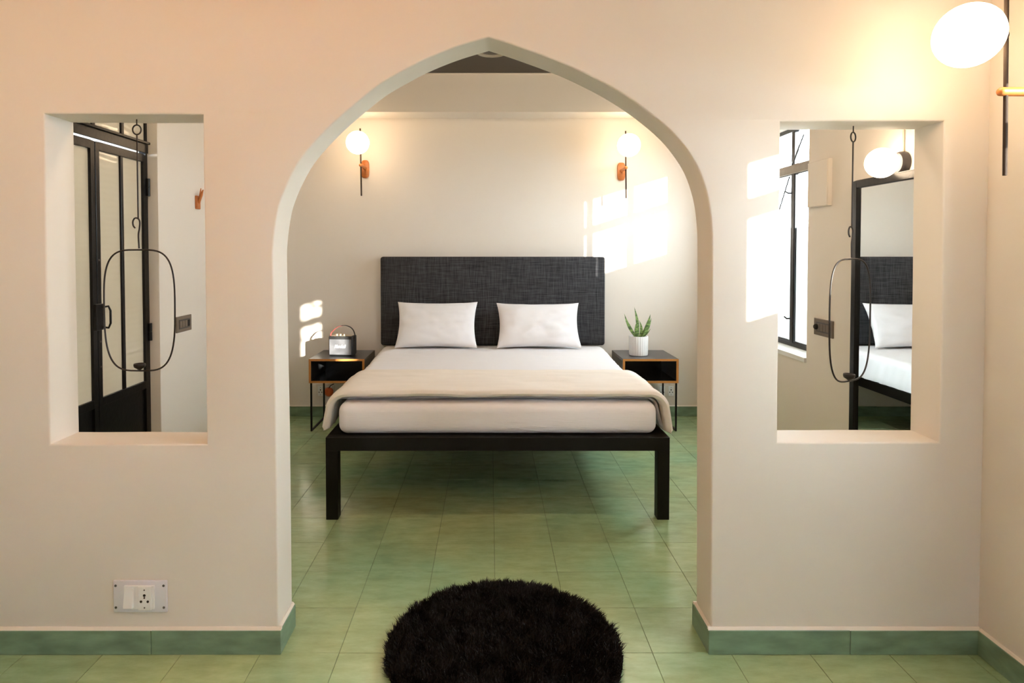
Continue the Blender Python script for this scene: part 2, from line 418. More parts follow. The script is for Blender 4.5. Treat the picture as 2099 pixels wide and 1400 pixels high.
slab('ceiling_front', M['wall'], rect(XLF - 0.2, XRF + 0.24, YB - 0.2, D1 + 0.01), [], ZCF, ZCF + 0.15, XY)
BEAM_Y, BEAM_Z = 5.335, 2.69
tag(box('trim_beam', M['wall'], XL - 0.05, XR + 0.05, BEAM_Y, D3 + 0.02, BEAM_Z, ZC - 0.004), kind='structure')
tag(box('trim_beam_edge', M['trim_cream'], XL - 0.03, XR + 0.03, BEAM_Y - 0.012, BEAM_Y + 0.001, ZC - 0.014, ZC - 0.001, bevel=0.002), kind='structure')

M['ground'] = simple('outside_ground', (0.20, 0.19, 0.16), 0.9, vary=0.2, vscale=0.5)
tag(box('floor_outside', M['ground'], -30, 30, -30, 30, -0.6, -0.5), kind='structure')

# ------------------------------------------------------------------ skirting tiles
def skirting(name, p0, p1, nrm, h=0.091, t=0.013, step=0.585, phase=0.2):
    "run of skirting tiles along p0-p1 on the floor, sticking out along nrm, with a cream fillet on top"
    root = empty(name, (0, 0, 0), kind='structure')
    p0, p1, n = Vector((*p0, 0)), Vector((*p1, 0)), Vector((*nrm, 0))
    L = (p1 - p0).length; d = (p1 - p0) / L; cuts = [0.0]; c = phase * step
    while c < L - 0.04:
        if c > 0.04: cuts.append(c)
        c += step
    cuts.append(L)
    for a, b in zip(cuts[:-1], cuts[1:]):
        a2 = a + (0.0008 if a > 0 else 0); b2 = b - (0.0008 if b < L else 0)
        A, B = p0 + d * a2, p0 + d * b2; tt = t + rng.uniform(-0.0006, 0.0006)
        q = [A - n * 0.004, B - n * 0.004, B + n * tt, A + n * tt]
        z1 = h + rng.uniform(-0.0008, 0.0008)
        mb = MB().add([(v.x, v.y, z) for z in (0.0005, z1) for v in q], [(0, 1, 2, 3), (4, 5, 6, 7), (0, 1, 5, 4), (1, 2, 6, 5), (2, 3, 7, 6), (3, 0, 4, 7)])
        mb.build('skirting_tile', M['base_tile'], root, bevel=0.0015, seg=1)
    q = [p0 - n * 0.004, p1 - n * 0.004, p1 + n * (t * 0.8), p0 + n * (t * 0.8)]
    top = [p0 - n * 0.004, p1 - n * 0.004, p1 + n * (t * 0.25), p0 + n * (t * 0.25)]
    MB().add([(v.x, v.y, h - 0.001) for v in q] + [(v.x, v.y, h + 0.009) for v in top],
             [(0, 1, 2, 3), (4, 5, 6, 7), (0, 1, 5, 4), (1, 2, 6, 5), (2, 3, 7, 6), (3, 0, 4, 7)]).build('fillet', M['trim_cream'], root)
    return root
aL, aR = arch[0][0], arch[-1][0]
E = 0.013
skirting('baseboard_partition_left', (XLF, D1), (aL + E, D1), (0, -1), phase=0.35)
skirting('baseboard_partition_right', (aR - E, D1), (XRF, D1), (0, -1), phase=0.9)
skirting('baseboard_arch_left', (aL, D1), (aL, D2), (1, 0), phase=2)
skirting('baseboard_arch_right', (aR, D1), (aR, D2), (-1, 0), phase=2)
skirting('baseboard_front_right', (XRF, YB), (XRF, D1 - E), (-1, 0), phase=0.5)
skirting('baseboard_front_left', (XLF, YB), (XLF, D1 - E), (1, 0), phase=0.5)
skirting('baseboard_back', (XL, D3), (XR, D3), (0, -1), phase=0.5)
skirting('baseboard_right', (XR, D2 + E), (XR, D3 - E), (-1, 0), phase=0.5)
skirting('baseboard_left', (XL, DO['y1']), (XL, D3 - E), (1, 0), phase=0.5)
skirting('baseboard_partition_rear', (aR - E, D2), (XR - E, D2), (0, 1), phase=0.5)

# ------------------------------------------------------------------ windows
def steel_window(name, X, y0, y1, z0, z1, mulls, ztr, zfrost, sill_x0, hinge_handles=True):
    root = empty(name, (X, (y0 + y1) / 2, z0), kind='structure')
    ox, oy, oz = root.location
    def b(n, mt, xa, xb, ya, yb, za, zb, par=root, bev=0.0015):
        o = MB().box(min(xa, xb) - ox, max(xa, xb) - ox, min(ya, yb) - oy, max(ya, yb) - oy, min(za, zb) - oz, max(za, zb) - oz).build(n, mt, par, bev)
        return o
    w = 0.028; d = 0.018
    fr = MB()
    for (a, c, e, f) in ((y0, y0 + w, z0, z1), (y1 - w, y1, z0, z1), (y0 + w, y1 - w, z0, z0 + w), (y0 + w, y1 - w, z1 - w, z1)):
        fr.box(X - d - ox, X + d - ox, a - oy, c - oy, e - oz, f - oz)
    fr.build('window_frame', M['steel'], root, bevel=0.002)
    for m_ in mulls:
        b('mullion', M['steel'], X - 0.016, X + 0.016, m_ - 0.023, m_ + 0.023, z0 + w, z1 - w)
    tr = b('transom_bar', M['transom'], X - 0.026, X + 0.014, y0 + w * 0.5, y1 - w * 0.5, ztr - 0.032, ztr + 0.032)
    ys = [y0 + w] + list(mulls) + [y1 - w]
    for a, c in zip(ys[:-1], ys[1:]):
        g = 0.018
        b('pane', M['clear'], X + 0.002, X + 0.006, a + g, c - g, ztr + 0.025, z1 - w, bev=0)
        b('pane', M['clear'], X + 0.002, X + 0.006, a + g, c - g, zfrost, ztr - 0.025, bev=0)
        b('frosted_pane', M['frost'], X + 0.002, X + 0.006, a + g, c - g, z0 + w, zfrost, bev=0)
        if c - a > 0.2:                     # casement sash stiles and rails
            s = MB(); sw = 0.014; za, zb = z0 + w, ztr - 0.025
            for (p, q, e, f) in ((a + g, a + g + sw, za, zb), (c - g - sw, c - g, za, zb), (a + g, c - g, za, za + sw), (a + g, c - g, zb - sw, zb)):
                s.box(X - 0.012 - ox, X + 0.008 - ox, p - oy, q - oy, e - oz, f - oz)
            sh = s.build('casement', M['steel'], root, bevel=0.001)
            for zz in (z0 + 0.20, ztr - 0.17):
                MB().tube([(X - 0.014 - ox, a + 0.03 - oy, zz - oz), (X - 0.035 - ox, a + 0.028 - oy, zz - oz), (X - 0.042 - ox, a + 0.05 - oy, zz + 0.012 - oz)], 0.006, 8).build('catch', M['steel'], sh, smooth=True)
    # brace rod and cord that show as a thin diagonal in the sun patch
    MB().tube([(X - 0.03 - ox, mulls[-1] + 0.02 - oy, ztr - 0.05 - oz), (X - 0.03 - ox, mulls[-1] + 0.24 - oy, ztr - 0.38 - oz)], 0.005, 8).build('stay', M['steel'], root)
    MB().tube([(X - 0.03 - ox, mulls[-1] - 0.18 - oy, ztr + 0.22 - oz), (X - 0.03 - ox, mulls[-1] - 0.02 - oy, ztr + 0.03 - oz)], 0.005, 8).build('stay', M['steel'], root)
    b('sill', M['sill'], sill_x0, X + 0.06, y0 - 0.0, y1 + 0.0, z0 - 0.028, z0 + 0.002)
    return root
steel_window('window_1', 2.22, WB['y0'] + 0.004, WB['y1'] - 0.004, WB['z0'] + 0.028, WB['z1'] - 0.004, [4.115, 4.53], 2.095, 1.67, XR - 0.012)
steel_window('window_2', 1.97, WF['y0'] + 0.004, WF['y1'] - 0.004, WF['z0'] + 0.028, WF['z1'] - 0.004, [1.09, 1.44], 1.972, 1.56, XRF - 0.012)

def add_fill_window():  # invented frosted window, added to brighten the partition and bed from the front
    root = empty('fill_window', ((WR['x0'] + WR['x1']) / 2, YB - 0.1, WR['z0']), kind='structure')
    w = (WR['x1'] - WR['x0']) / 2 - 0.003; h = WR['z1'] - WR['z0'] - 0.003; f = MB()
    for a, c, e, g in ((-w, -w + .03, .003, h), (w - .03, w, .003, h), (-w + .03, w - .03, .003, .033), (-w + .03, w - .03, h - .03, h)):
        f.box(a, c, -.02, .02, e, g)
    f.build('window_frame', M['steel'], root)
    xs = [-w + .03, -w / 3, w / 3, w - .03]
    for k in (1, 2): MB().box(xs[k] - .015, xs[k] + .015, -.015, .015, .033, h - .03).build('mullion', M['steel'], root)
    for a, c in zip(xs[:-1], xs[1:]): MB().box(a + .014, c - .014, 0, .004, .033, h - .03).build('frosted_pane', M['frost_fill'], root)
add_fill_window()

# ------------------------------------------------------------------ steel double door with glass, left wall
def steel_door():
    X = XL - 0.075
    root = empty('door_1', (X, DO['y0'], 0.0), kind='structure'); ox, oy = X, DO['y0']
    def b(n, mt, xa, xb, ya, yb, za, zb, par=root, bev=0.002):
        return MB().box(xa, xb, ya - oy, yb - oy, za, zb).build(n, mt, par, bev)
    y0, y1 = DO['y0'] + 0.003, DO['y1'] - 0.003; zt = 2.10; top = DO['z1'] - 0.003
    f = MB()
    for a, c, e, g in ((y0, y0 + 0.035, 0.002, top), (y1 - 0.022, y1, 0.002, top), (y0 + 0.035, y1 - 0.022, top - 0.035, top)):
        f.box(-0.03, 0.012, a - oy, c - oy, e, g)
    f.build('door_frame', M['steel'], root, bevel=0.002)
    tr = MB().box(-0.03, 0.03, y0 + 0.035 - oy, y1 - 0.022 - oy, zt + 0.01, zt + 0.075).box(0.03, 0.045, y0 + 0.035 - oy, y1 - 0.022 - oy, zt + 0.065, zt + 0.080).build('transom_bar', M['steel'], root, bevel=0.003)
    mid = 3.395
    leaves = ((y0 + 0.038, mid - 0.003), (mid + 0.003, y1 - 0.025))
    for k, (a, c) in enumerate(leaves):
        leaf = empty('door_leaf', (0, a - oy, 0.0)); leaf.parent = root
        W = c - a; s = MB(); sw = 0.034
        for (p, q, e, g) in ((0, sw, 0.012, zt), (W - sw, W, 0.012, zt), (sw, W - sw, zt - 0.045, zt), (sw, W - sw, 0.64, 0.685), (sw, W - sw, 0.012, 0.05)):
            s.box(-0.018, 0.018, p, q, e, g)
        cm = W / 2
        s.box(-0.010, 0.014, cm - 0.012, cm + 0.012, 0.685, zt - 0.045)
        s.build('leaf_frame', M['steel'], leaf, bevel=0.002)
        MB().box(-0.008, 0.004, sw, W - sw, 0.05, 0.64).build('kick_panel', M['steel'], leaf)
        for p, q in ((sw, cm - 0.012), (cm + 0.012, W - sw)):
            MB().box(-0.004, 0.002, p, q, 0.685, zt - 0.045).build('glass_pane', M['door_glass'], leaf)
    for p, q in ((y0 + 0.035, 3.10), (3.116, mid - 0.01), (mid + 0.01, 3.655), (3.671, y1 - 0.022)):
        MB().box(-0.004, 0.002, p - oy, q - oy, zt + 0.075, top - 0.035).build('transom_pane', M['door_glass'], root)
    for p in (3.108, mid, 3.663):
        MB().box(-0.012, 0.014, p - 0.012 - oy, p + 0.012 - oy, zt + 0.075, top - 0.035).build('transom_muntin', M['steel'], root, bevel=0.001)
    # tower bolt latch with a loop handle at the meeting stiles, and two barrel hinges at the far jamb
    lt = MB().box(0.018, 0.034, mid - 0.035 - oy, mid + 0.03 - oy, 1.065, 1.21).build('latch', M['steel'], root, bevel=0.003)
    MB().tube([(0.03, mid + 0.022 - oy, 1.19), (0.060, mid + 0.030 - oy, 1.195), (0.068, mid + 0.035 - oy, 1.17), (0.068, mid + 0.035 - oy, 1.10), (0.060, mid + 0.030 - oy, 1.075), (0.03, mid + 0.022 - oy, 1.08)], 0.006, 8).build('handle', M['steel'], lt, smooth=True)
    for zz in (1.90, 0.99):
        MB().lathe([(0.0125, -0.055), (0.0125, -0.002), (0.010, 0), (0.0125, 0.002), (0.0125, 0.055)], 14, Matrix.Translation((0.024, y1 - 0.02 - oy, zz))).build('hinge', M['steel'], root, smooth=True)
    for zz in (1.45, 1.0, 0.86):
        MB().lathe([(0.006, 0), (0.005, 0.004)], 10, Matrix.Translation((0.018, mid + 0.02 - oy, zz)) @ Matrix.Rotation(R(90), 4, 'Y')).build('bolt', M['screw'], root)
    return root
steel_door()

# ------------------------------------------------------------------ headboard
hb = empty('headboard', (0.022, 5.55, 0.66), label='charcoal woven fabric headboard fixed to the wall behind the bed', cat='headboard')
def rounded_slab(x0, x1, y0, y1, z0, z1, r):
    b = MB(); b.box(x0, x1, y0, y1, z0, z1); return b
rounded_slab(-1.0, 1.0, -0.05, 0.035, 0, 0.79, 0.03).build('panel', M['headboard'], hb, bevel=0.022, seg=4, smooth=True)
MB().box(-0.9, 0.9, 0.034, 0.0495, 0.05, 0.74).build('mounting_board', M['black_matt'], hb)

# ------------------------------------------------------------------ bed frame
BX, BH = 0.041, 0.958
bed = empty('bed_frame', (BX, 3.42, 0.0), label='low black square tube steel bed frame under the white mattress', cat='bed frame')
BL = 2.06; T = 0.067
for sx in (-1, 1):
    for yy in (0.0, BL - T):
        x0 = -BH if sx < 0 else BH - T
        MB().box(x0, x0 + T, yy, yy + T, 0.0, 0.389).build('leg', M['black_matt'], bed, bevel=0.003)
MB().box(-BH, BH, 0, T, 0.388, 0.463).build('foot_rail', M['black_matt'], bed, bevel=0.003)
MB().box(-BH, BH, BL - T, BL, 0.388, 0.463).build('head_rail', M['black_matt'], bed, bevel=0.003)
for x0 in (-BH, BH - T):
    MB().box(x0, x0 + T, T, BL - T, 0.388, 0.463).build('side_rail', M['black_matt'], bed, bevel=0.002)
MB().box(-0.02, 0.02, T, BL - T, 0.40, 0.44).build('centre_rail', M['black_matt'], bed)
MB().box(-BH + T, BH - T, T, BL - T, 0.441, 0.462).build('base_board', M['black_matt'], bed)

# ------------------------------------------------------------------ mattress
MX = 0.902
def superbox(hx, hy, z0, z1, r, nx=60, ny=60, disp=None):
    b = MB(); bm = bmesh.new()
    b.box(-hx, hx, -hy, hy, z0, z1); return b
mt = superbox(MX, 0.985, 0, 0.178, 0.05).build('mattress', M['mattress'], None, bevel=0.052, seg=6, smooth=True)
mt.location = (BX, 3.46 + 0.985, 0.464)
tag(mt, 'thick white mattress in a ribbed sheet lying on the black bed frame', 'mattress')

# ------------------------------------------------------------------ white duvet and cream folded blanket
def drape(name, mat, y0, y1, xc, half, ztop, drop, flare, thick, nx=110, ny=60, amp=0.004, seed=0, hem=0.006, crown=0.006, frontroll=0.02, fs=3.0, zmin=0.0, drops=None, rr=0.055, qe=72):
    """cloth lying on the bed and hanging over both long sides; cross-section runs over the width"""
    def prof(s, y, v):          # s in -1..1 along the cloth width
        hw = half(y); dl, dr = drops(v) if drops else (drop, drop)
        sg = -1 if s < 0 else 1; d = dl if s < 0 else dr; QE = R(qe)
        tot = hw + d; L = abs(s) * tot
        if L < hw - rr: x, z = L, 0.0; nx_, nz_ = 0, 1
        elif L < hw - rr + rr * QE:
            q = (L - hw + rr) / rr; x = hw - rr + rr * math.sin(q); z = -rr * (1 - math.cos(q)); nx_, nz_ = math.sin(q), math.cos(q)
        else:
            q = QE; l2 = L - (hw - rr + rr * QE); x0_ = hw - rr + rr * math.sin(q); z0_ = -rr * (1 - math.cos(q))
            fl_ = flare * (0.5 + 0.9 * v if False else 1)
            x = x0_ + l2 * fl_; z = z0_ - l2 * math.sqrt(max(0.01, 1 - fl_ * fl_)); nx_, nz_ = math.sin(q), math.cos(q)
        return x * sg, z, nx_ * sg, nz_
    top = []; bot = []
    for i in range(nx + 1):
        s = -1 + 2 * i / nx; rt = []; rb = []
        for j in range(ny + 1):
            v = j / ny; y = y0 + (y1 - y0) * v
            x, z, nxx, nzz = prof(s, y, v)
            p = Vector((s * 4, y * fs, seed))
            side = min(1, max(0, (abs(x) - (half(y) - 0.08)) / 0.12))
            n = noise.noise(p * 1.0) * amp + noise.noise(Vector((x * 9, y * 14, seed + 3))) * amp * 0.5
            n += side * noise.noise(Vector((y * 16, seed + 7, s))) * amp * 4.5
            edge = min(1.0, min(v, 1 - v) * (y1 - y0) / frontroll, (1 - abs(s)) * half(y) / 0.02)
            e = math.sqrt(max(0.0, 1 - (1 - edge) ** 2))
            zc = ztop + z + crown * math.cos(min(1, abs(s)) * 1.5)
            yy = y + (noise.noise(Vector((s * 5, seed, 1))) * hem if v in (0, 1) else 0)
            t = thick * e
            rt.append(Vector((xc + x + nxx * (t * 0.5 + n), yy, max(zc + nzz * (t * 0.5 + n), zmin + 0.003))))
            rb.append(Vector((xc + x + nxx * (-thick * 0.5 * e + n), yy, max(zc + nzz * (-t * 0.5 + n), zmin))))
        top.append(rt); bot.append(rb)
    b = MB(); b.grid(top); b.grid([list(r) for r in bot])
    nv = (nx + 1) * (ny + 1); W = ny + 1; fs_ = []
    for i in range(nx):
        fs_.append((i * W, (i + 1) * W, nv + (i + 1) * W, nv + i * W)); fs_.append((i * W + ny, (i + 1) * W + ny, nv + (i + 1) * W + ny, nv + i * W + ny))
    for j in range(ny):
        fs_.append((j, j + 1, nv + j + 1, nv + j)); fs_.append((nx * W + j, nx * W + j + 1, nv + nx * W + j + 1, nv + nx * W + j))
    b.f += fs_
    return b.build(name, mat, None, smooth=True)
dv = drape('duvet', M['sheet'], 3.53, 5.44, BX - 0.018, lambda y: 0.935 + 0.035 * max(0, (y - 4.4)), 0.655, 0.17, 0.25, 0.016, ny=90, amp=0.0045, seed=2, fs=2.0, zmin=0.47)
tag(dv, 'smooth white duvet spread over the mattress and hanging down its sides', 'duvet')
def dr(v): return (0.165 + 0.012 * math.sin(v * 9), 0.175 + 0.012 * math.sin(v * 7 + 1))
bl = drape('blanket', M['blanket'], 3.475, 4.12, BX - 0.002, lambda y: 0.958, 0.692, 0.2, 0.17, 0.040, nx=150, ny=80, amp=0.005, seed=9, fs=8.0, crown=0.002, frontroll=0.03, zmin=0.468, drops=dr, rr=0.10, qe=74)
tag(bl, 'cream folded blanket across the foot of the bed, hanging over both sides', 'blanket')

# ------------------------------------------------------------------ pillows
def pillow(name, cx, w, h, label, seed):
    root = empty(name, (cx, 5.235, 0.678), label=label, cat='pillow', group=None)
    n = 46; F = []; Bk = []
    tilt = R(-62)
    def pt(i, j, side):
        u = -1 + 2 * i / n; v = -1 + 2 * j / n
        pinch = 1 - 0.075 * (1 - abs(v) ** 2) * abs(u) ** 6
        pin2 = 1 - 0.10 * (1 - abs(u) ** 2) * abs(v) ** 6
        x = u * w / 2 * pinch; y = v * h / 2 * pin2
        th = 0.075 * (max(0, 1 - abs(u) ** 2.6) * max(0, 1 - abs(v) ** 2.6)) ** 0.5
        wr = noise.noise(Vector((u * 3.2 + seed, v * 3.2, side))) * 0.010 + noise.noise(Vector((u * 8 + seed, v * 4, side * 3))) * 0.0025
        wr *= 0.25 + 0.75 * (1 - max(abs(u), abs(v)) ** 8)
        z = side * (th + 0.003) + wr
        p = Vector((x, y + h / 2, z))
        # slump: lower edge spreads, pillow leans back on the headboard
        p.z *= 1 + 0.25 * (0.5 - (v + 1) / 2)
        M4 = Matrix.Rotation(R(62), 4, 'X')
        q = M4 @ p
        return Vector((q.x, q.y, q.z))
    for i in range(n + 1):
        F.append([pt(i, j, 1) for j in range(n + 1)]); Bk.append([pt(i, j, -1) for j in range(n + 1)])
    b = MB(); b.grid(F); b.grid(Bk); nv = (n + 1) ** 2; W = n + 1; fs = []
    for k in range(n):
        fs += [(k, k + 1, nv + k + 1, nv + k), (n * W + k, n * W + k + 1, nv + n * W + k + 1, nv + n * W + k)]
        fs += [(k * W, (k + 1) * W, nv + (k + 1) * W, nv + k * W), (k * W + n, (k + 1) * W + n, nv + (k + 1) * W + n, nv + k * W + n)]
    b.f += fs
    case = b.build('pillowcase', M['sheet'], root, smooth=True)
    return root
pl = pillow('pillow', -0.462, 0.70, 0.425, 'white pillow leaning on the headboard, on the speaker side of the bed', 1.0)
pr = pillow('pillow', 0.415, 0.72, 0.415, 'white pillow leaning on the headboard, on the potted plant side of the bed', 5.0)
for p in (pl, pr): p['group'] = 'pillows at the headboard'

# ------------------------------------------------------------------ nightstands
def nightstand():
    root = empty('nightstand', (0, 0, 0)); W, DP, z0, z1, t = 0.462, 0.465, 0.406, 0.607, 0.018
    h = W / 2
    MB().box(-h, h, 0.004, DP, z1 - t, z1).build('top', M['laminate'], root, bevel=0.001)
    MB().box(-h, h, 0.004, DP, z0, z0 + t).build('bottom_panel', M['laminate'], root, bevel=0.001)
    for x0 in (-h, h - t):
        MB().box(x0, x0 + t, 0.004, DP, z0 + t, z1 - t).build('side_panel', M['laminate'], root)
    MB().box(-h + t, h - t, DP - 0.012, DP - 0.002, z0 + t, z1 - t).build('back_panel', M['laminate_in'], root)
    MB().box(-h, h, 0, 0.004, z1 - t, z1).box(-h, h, 0, 0.004, z0, z0 + t).box(-h, -h + t, 0, 0.004, z0 + t, z1 - t).box(h - t, h, 0, 0.004, z0 + t, z1 - t).build('plywood_edge', M['wood_edge'], root)
    # lining sheets inside the box
    MB().box(-h + t, h - t, 0.006, DP - 0.014, z0 + t, z0 + t + 0.002).build('lining', M['laminate_in'], root)
    for sx in (-1, 1):
        x = sx * (h - 0.014); r = 0.0065
        for y in (0.02, DP - 0.052):
            MB().box(x - r, x + r, y - r, y + r, 0.0125, z0 - 0.0005).build('leg', M['black_matt'], root)
        MB().box(x - r, x + r, 0.02 - r, DP - 0.052 + r, 0.0, 0.013).build('floor_bar', M['black_matt'], root)
    return root
nl = nightstand(); nl.location = (-1.273, 5.107, 0)
tag(nl, 'black open box nightstand with orange plywood edges and wire legs, under the small speaker', 'nightstand', 'nightstands either side of the bed')
nr = copy_tree(nl); nr.location = (1.329, 5.107, 0)
tag(nr, 'black open box nightstand with orange plywood edges and wire legs, under the potted plant', 'nightstand', 'nightstands either side of the bed')

# ------------------------------------------------------------------ speaker
sp = empty('speaker', (-1.275, 5.245, 0.6075), R(-6), 'small black portable speaker with silver grille and arched carrying strap', 'speaker')
MB().box(-0.103, 0.103, 0.0, 0.125, 0.004, 0.168).build('cabinet', M['speaker_skin'], sp, bevel=0.008, seg=3, smooth=True)
MB().box(-0.098, 0.098, 0.02, 0.105, 0.0, 0.006).build('foot_pad', M['black_matt'], sp)
gr = MB().box(-0.095, 0.095, -0.0045, 0.002, 0.013, 0.143).build('grille', M['grille'], sp, bevel=0.002)
MB().box(-0.088, 0.088, 0.02, 0.105, 0.1675, 0.1705).build('control_plate', M['brass'], sp, bevel=0.001)
for k in range(3):
    MB().lathe([(0.009, 0), (0.009, 0.012), (0.007, 0.014)], 16, Matrix.Translation((-0.045 + k * 0.032, 0.045, 0.17))).build('knob', M['brass'], sp, smooth=True)
strap = dilate([Vector((0.106, 0.06, 0.12)), Vector((0.108, 0.06, 0.18)), Vector((0.085, 0.06, 0.228)), Vector((0.04, 0.06, 0.252)), Vector((-0.015, 0.06, 0.252)), Vector((-0.055, 0.06, 0.235)), Vector((-0.088, 0.06, 0.205)), Vector((-0.106, 0.06, 0.18)), Vector((-0.108, 0.06, 0.12))], 5)
def ribbon(pts, w, t, off=0.0):
    b = MB(); P = []
    n = len(pts)
    for i, p in enumerate(pts):
        tg = (pts[min(i + 1, n - 1)] - pts[max(i - 1, 0)]).normalized(); nm = tg.cross(Vector((0, 1, 0))).normalized()
        q = p + nm * off
        P.append([q + Vector((0, -w / 2, 0)) + nm * t / 2, q + Vector((0, w / 2, 0)) + nm * t / 2, q + Vector((0, w / 2, 0)) - nm * t / 2, q + Vector((0, -w / 2, 0)) - nm * t / 2, q + Vector((0, -w / 2, 0)) + nm * t / 2])
    b.grid(P); return b
st = ribbon(strap, 0.020, 0.003).build('strap', M['strap'], sp, smooth=True)
ribbon(strap[18:-3], 0.0185, 0.0016, 0.0022).build('strap_lining', M['strap_red'], st, smooth=True)
cu = bpy.data.curves.new('lettering', 'FONT'); cu.body = 'Marshall'; cu.size = 0.040; cu.extrude = 0.0008; cu.align_x = 'CENTER'; cu.align_y = 'CENTER'; cu.shear = 0.35; cu.offset = 0.0006
tmp = bpy.data.objects.new('tmp', cu); COL.objects.link(tmp)
me = bpy.data.meshes.new_from_object(tmp.evaluated_get(bpy.context.evaluated_depsgraph_get())); bpy.data.objects.remove(tmp)
me.transform(Matrix.Translation((-0.002, -0.0056, 0.082)) @ Matrix.Rotation(R(90), 4, 'X') @ Matrix.Scale(0.72, 4, (1, 0, 0)))
me.materials.clear(); me.materials.append(M['logo']); lo = bpy.data.objects.new('lettering', me); COL.objects.link(lo); lo.parent = gr

# ------------------------------------------------------------------ potted plant
pp = empty('potted_plant', (1.272, 5.30, 0.6075), label='small spiky green succulent in a ribbed white pot on the nightstand', cat='plant')
MB().lathe([(0.070, 0), (0.078, 0.004), (0.080, 0.02), (0.081, 0.160), (0.079, 0.166), (0.073, 0.166), (0.071, 0.150), (0.0, 0.149)], 96, rfun=lambda k, z: 1.0 if k % 4 < 2 else 0.972).build('pot', M['pot'], pp, smooth=True)
MB().lathe([(0.0705, 0.148), (0.070, 0.152), (0.05, 0.155), (0.0, 0.157)], 24).build('soil', M['soil'], pp, smooth=True)
def leaf(base, tip, w, bend):
    base, tip = Vector(base), Vector(tip); P = []; n = 14
    side = (tip - base).cross(Vector((0, 1, 0.2))).normalized(); out = side.cross(tip - base).normalized()
    axis = (tip - base).normalized()
    side2 = Vector((1, 0, 0)) - axis * axis.x; side2.normalize(); nrm = axis.cross(side2).normalized()
    for i in range(n + 1):
        t = i / n; c = base.lerp(tip, t) + bend * math.sin(math.pi * t) * side2
        ww = w * (0.55 + 0.9 * math.sin(math.pi * min(1, t * 0.75 + 0.12))) * (1 - t ** 3) + 0.0006; th = 0.0035 * (1 - t) + 0.0006
        P.append([c - side2 * ww / 2, c - side2 * ww / 4 - nrm * th, c - nrm * th * 1.2, c + side2 * ww / 4 - nrm * th, c + side2 * ww / 2, c + side2 * ww / 4 + nrm * th, c + nrm * th * 0.6, c - side2 * ww / 4 + nrm * th, c - side2 * ww / 2])
    return MB().grid(P)
for base, tip, w, bend in [((-0.018, -0.01, 0.150), (-0.128, -0.02, 0.360), 0.026, -0.014), ((-0.006, 0.0, 0.150), (-0.036, 0.01, 0.412), 0.028, 0.012),
                           ((-0.008, -0.02, 0.150), (-0.028, -0.035, 0.285), 0.034, -0.008), ((0.006, -0.02, 0.150), (-0.006, -0.05, 0.305), 0.024, 0.016),
                           ((0.026, 0.0, 0.150), (0.104, 0.01, 0.352), 0.036, 0.010), ((0.032, 0.01, 0.150), (0.118, 0.03, 0.318), 0.022, 0.012),
                           ((0.020, -0.02, 0.150), (0.058, -0.06, 0.265), 0.018, -0.006), ((0.030, -0.01, 0.150), (0.092, -0.045, 0.232), 0.016, 0.004),
                           ((-0.012, 0.02, 0.150), (-0.070, 0.05, 0.270), 0.018, -0.006)]:
    leaf(base, tip, w * 0.72, bend).build('leaf', M['leaf'], pp, smooth=True)

# ------------------------------------------------------------------ globe sconces (local y points out of the wall)
def sconce():
    root = empty('wall_sconce', (0, 0, 0))
    # rounded back plate
    P = []; n = 40
    for k in range(n):
        q = 2 * math.pi * k / n; c, s = math.cos(q), math.sin(q); e = 0.55
        P.append((0.036 * math.copysign(abs(c) ** e, c), 0.080 * math.copysign(abs(s) ** e, s) - 0.008))
    b = MB(); vs = []
    for y, sc in ((0.0, 1.0), (0.012, 1.0), (0.018, 0.93)):
        vs += [(p[0] * sc, y, p[1] * sc) for p in P]
    fs = [tuple(range(n)), tuple(range(3 * n - 1, 2 * n - 1, -1))]
    for r_i in range(2):
        for k in range(n): fs.append((r_i * n + k, r_i * n + (k + 1) % n, (r_i + 1) * n + (k + 1) % n, (r_i + 1) * n + k))
    b.add(vs, fs).build('back_plate', M['wood_orange'], root, smooth=True)
    RX = Matrix.Rotation(R(-90), 4, 'X')
    MB().lathe([(0.0150, 0.016), (0.0140, 0.206), (0.0130, 0.214), (0.008, 0.219)], 20, RX).build('arm', M['wood_orange'], root, smooth=True)
    MB().tube([(0.004, 0.195, 0.319), (-0.004, 0.195, -0.264)], 0.0065, 12).build('rod', M['rod'], root, smooth=True)
    g = MB(); rings = 20; prof = [(max(0.0008, 0.0975 * math.sin(math.pi * i / rings)), -0.0975 * math.cos(math.pi * i / rings)) for i in range(rings + 1)]
    g.lathe(prof, 36, Matrix.Translation((0.001, 0.195 + 0.022 + 0.0975, 0.176))).build('globe', M['globe'], root, smooth=True)
    MB().lathe([(0.012, 0.196), (0.020, 0.205), (0.022, 0.224)], 18, Matrix.Translation((0, 0, 0.176)) @ RX).build('collar', M['rod'], root, smooth=True)
    return root
s0 = sconce(); s0.location = (-1.125, D3, 2.245); s0.rotation_euler.z = math.pi
tag(s0, 'lit globe sconce with wooden bracket above the nightstand with the speaker', 'wall lamp', 'globe wall sconces')
s1 = copy_tree(s0); s1.location = (1.178, D3, 2.223)
tag(s1, 'lit globe sconce with wooden bracket above the nightstand with the potted plant', 'wall lamp', 'globe wall sconces')
s2 = copy_tree(s0); s2.location = (XRF, 1.97, at(2060, 188, 1.97).z); s2.rotation_euler.z = math.pi / 2
tag(s2, 'largest lit globe sconce on a long rod, cut off by the upper right corner', 'wall lamp', 'globe wall sconces')
s3 = copy_tree(s0); s3.location = (XLF, 1.25, 2.12); s3.rotation_euler.z = -math.pi / 2  # added unseen sconce, warm fill for the left of the partition
tag(s3, 'added globe sconce for fill light on the near room wall, out of view beyond the left edge', 'wall lamp', 'globe wall sconces')

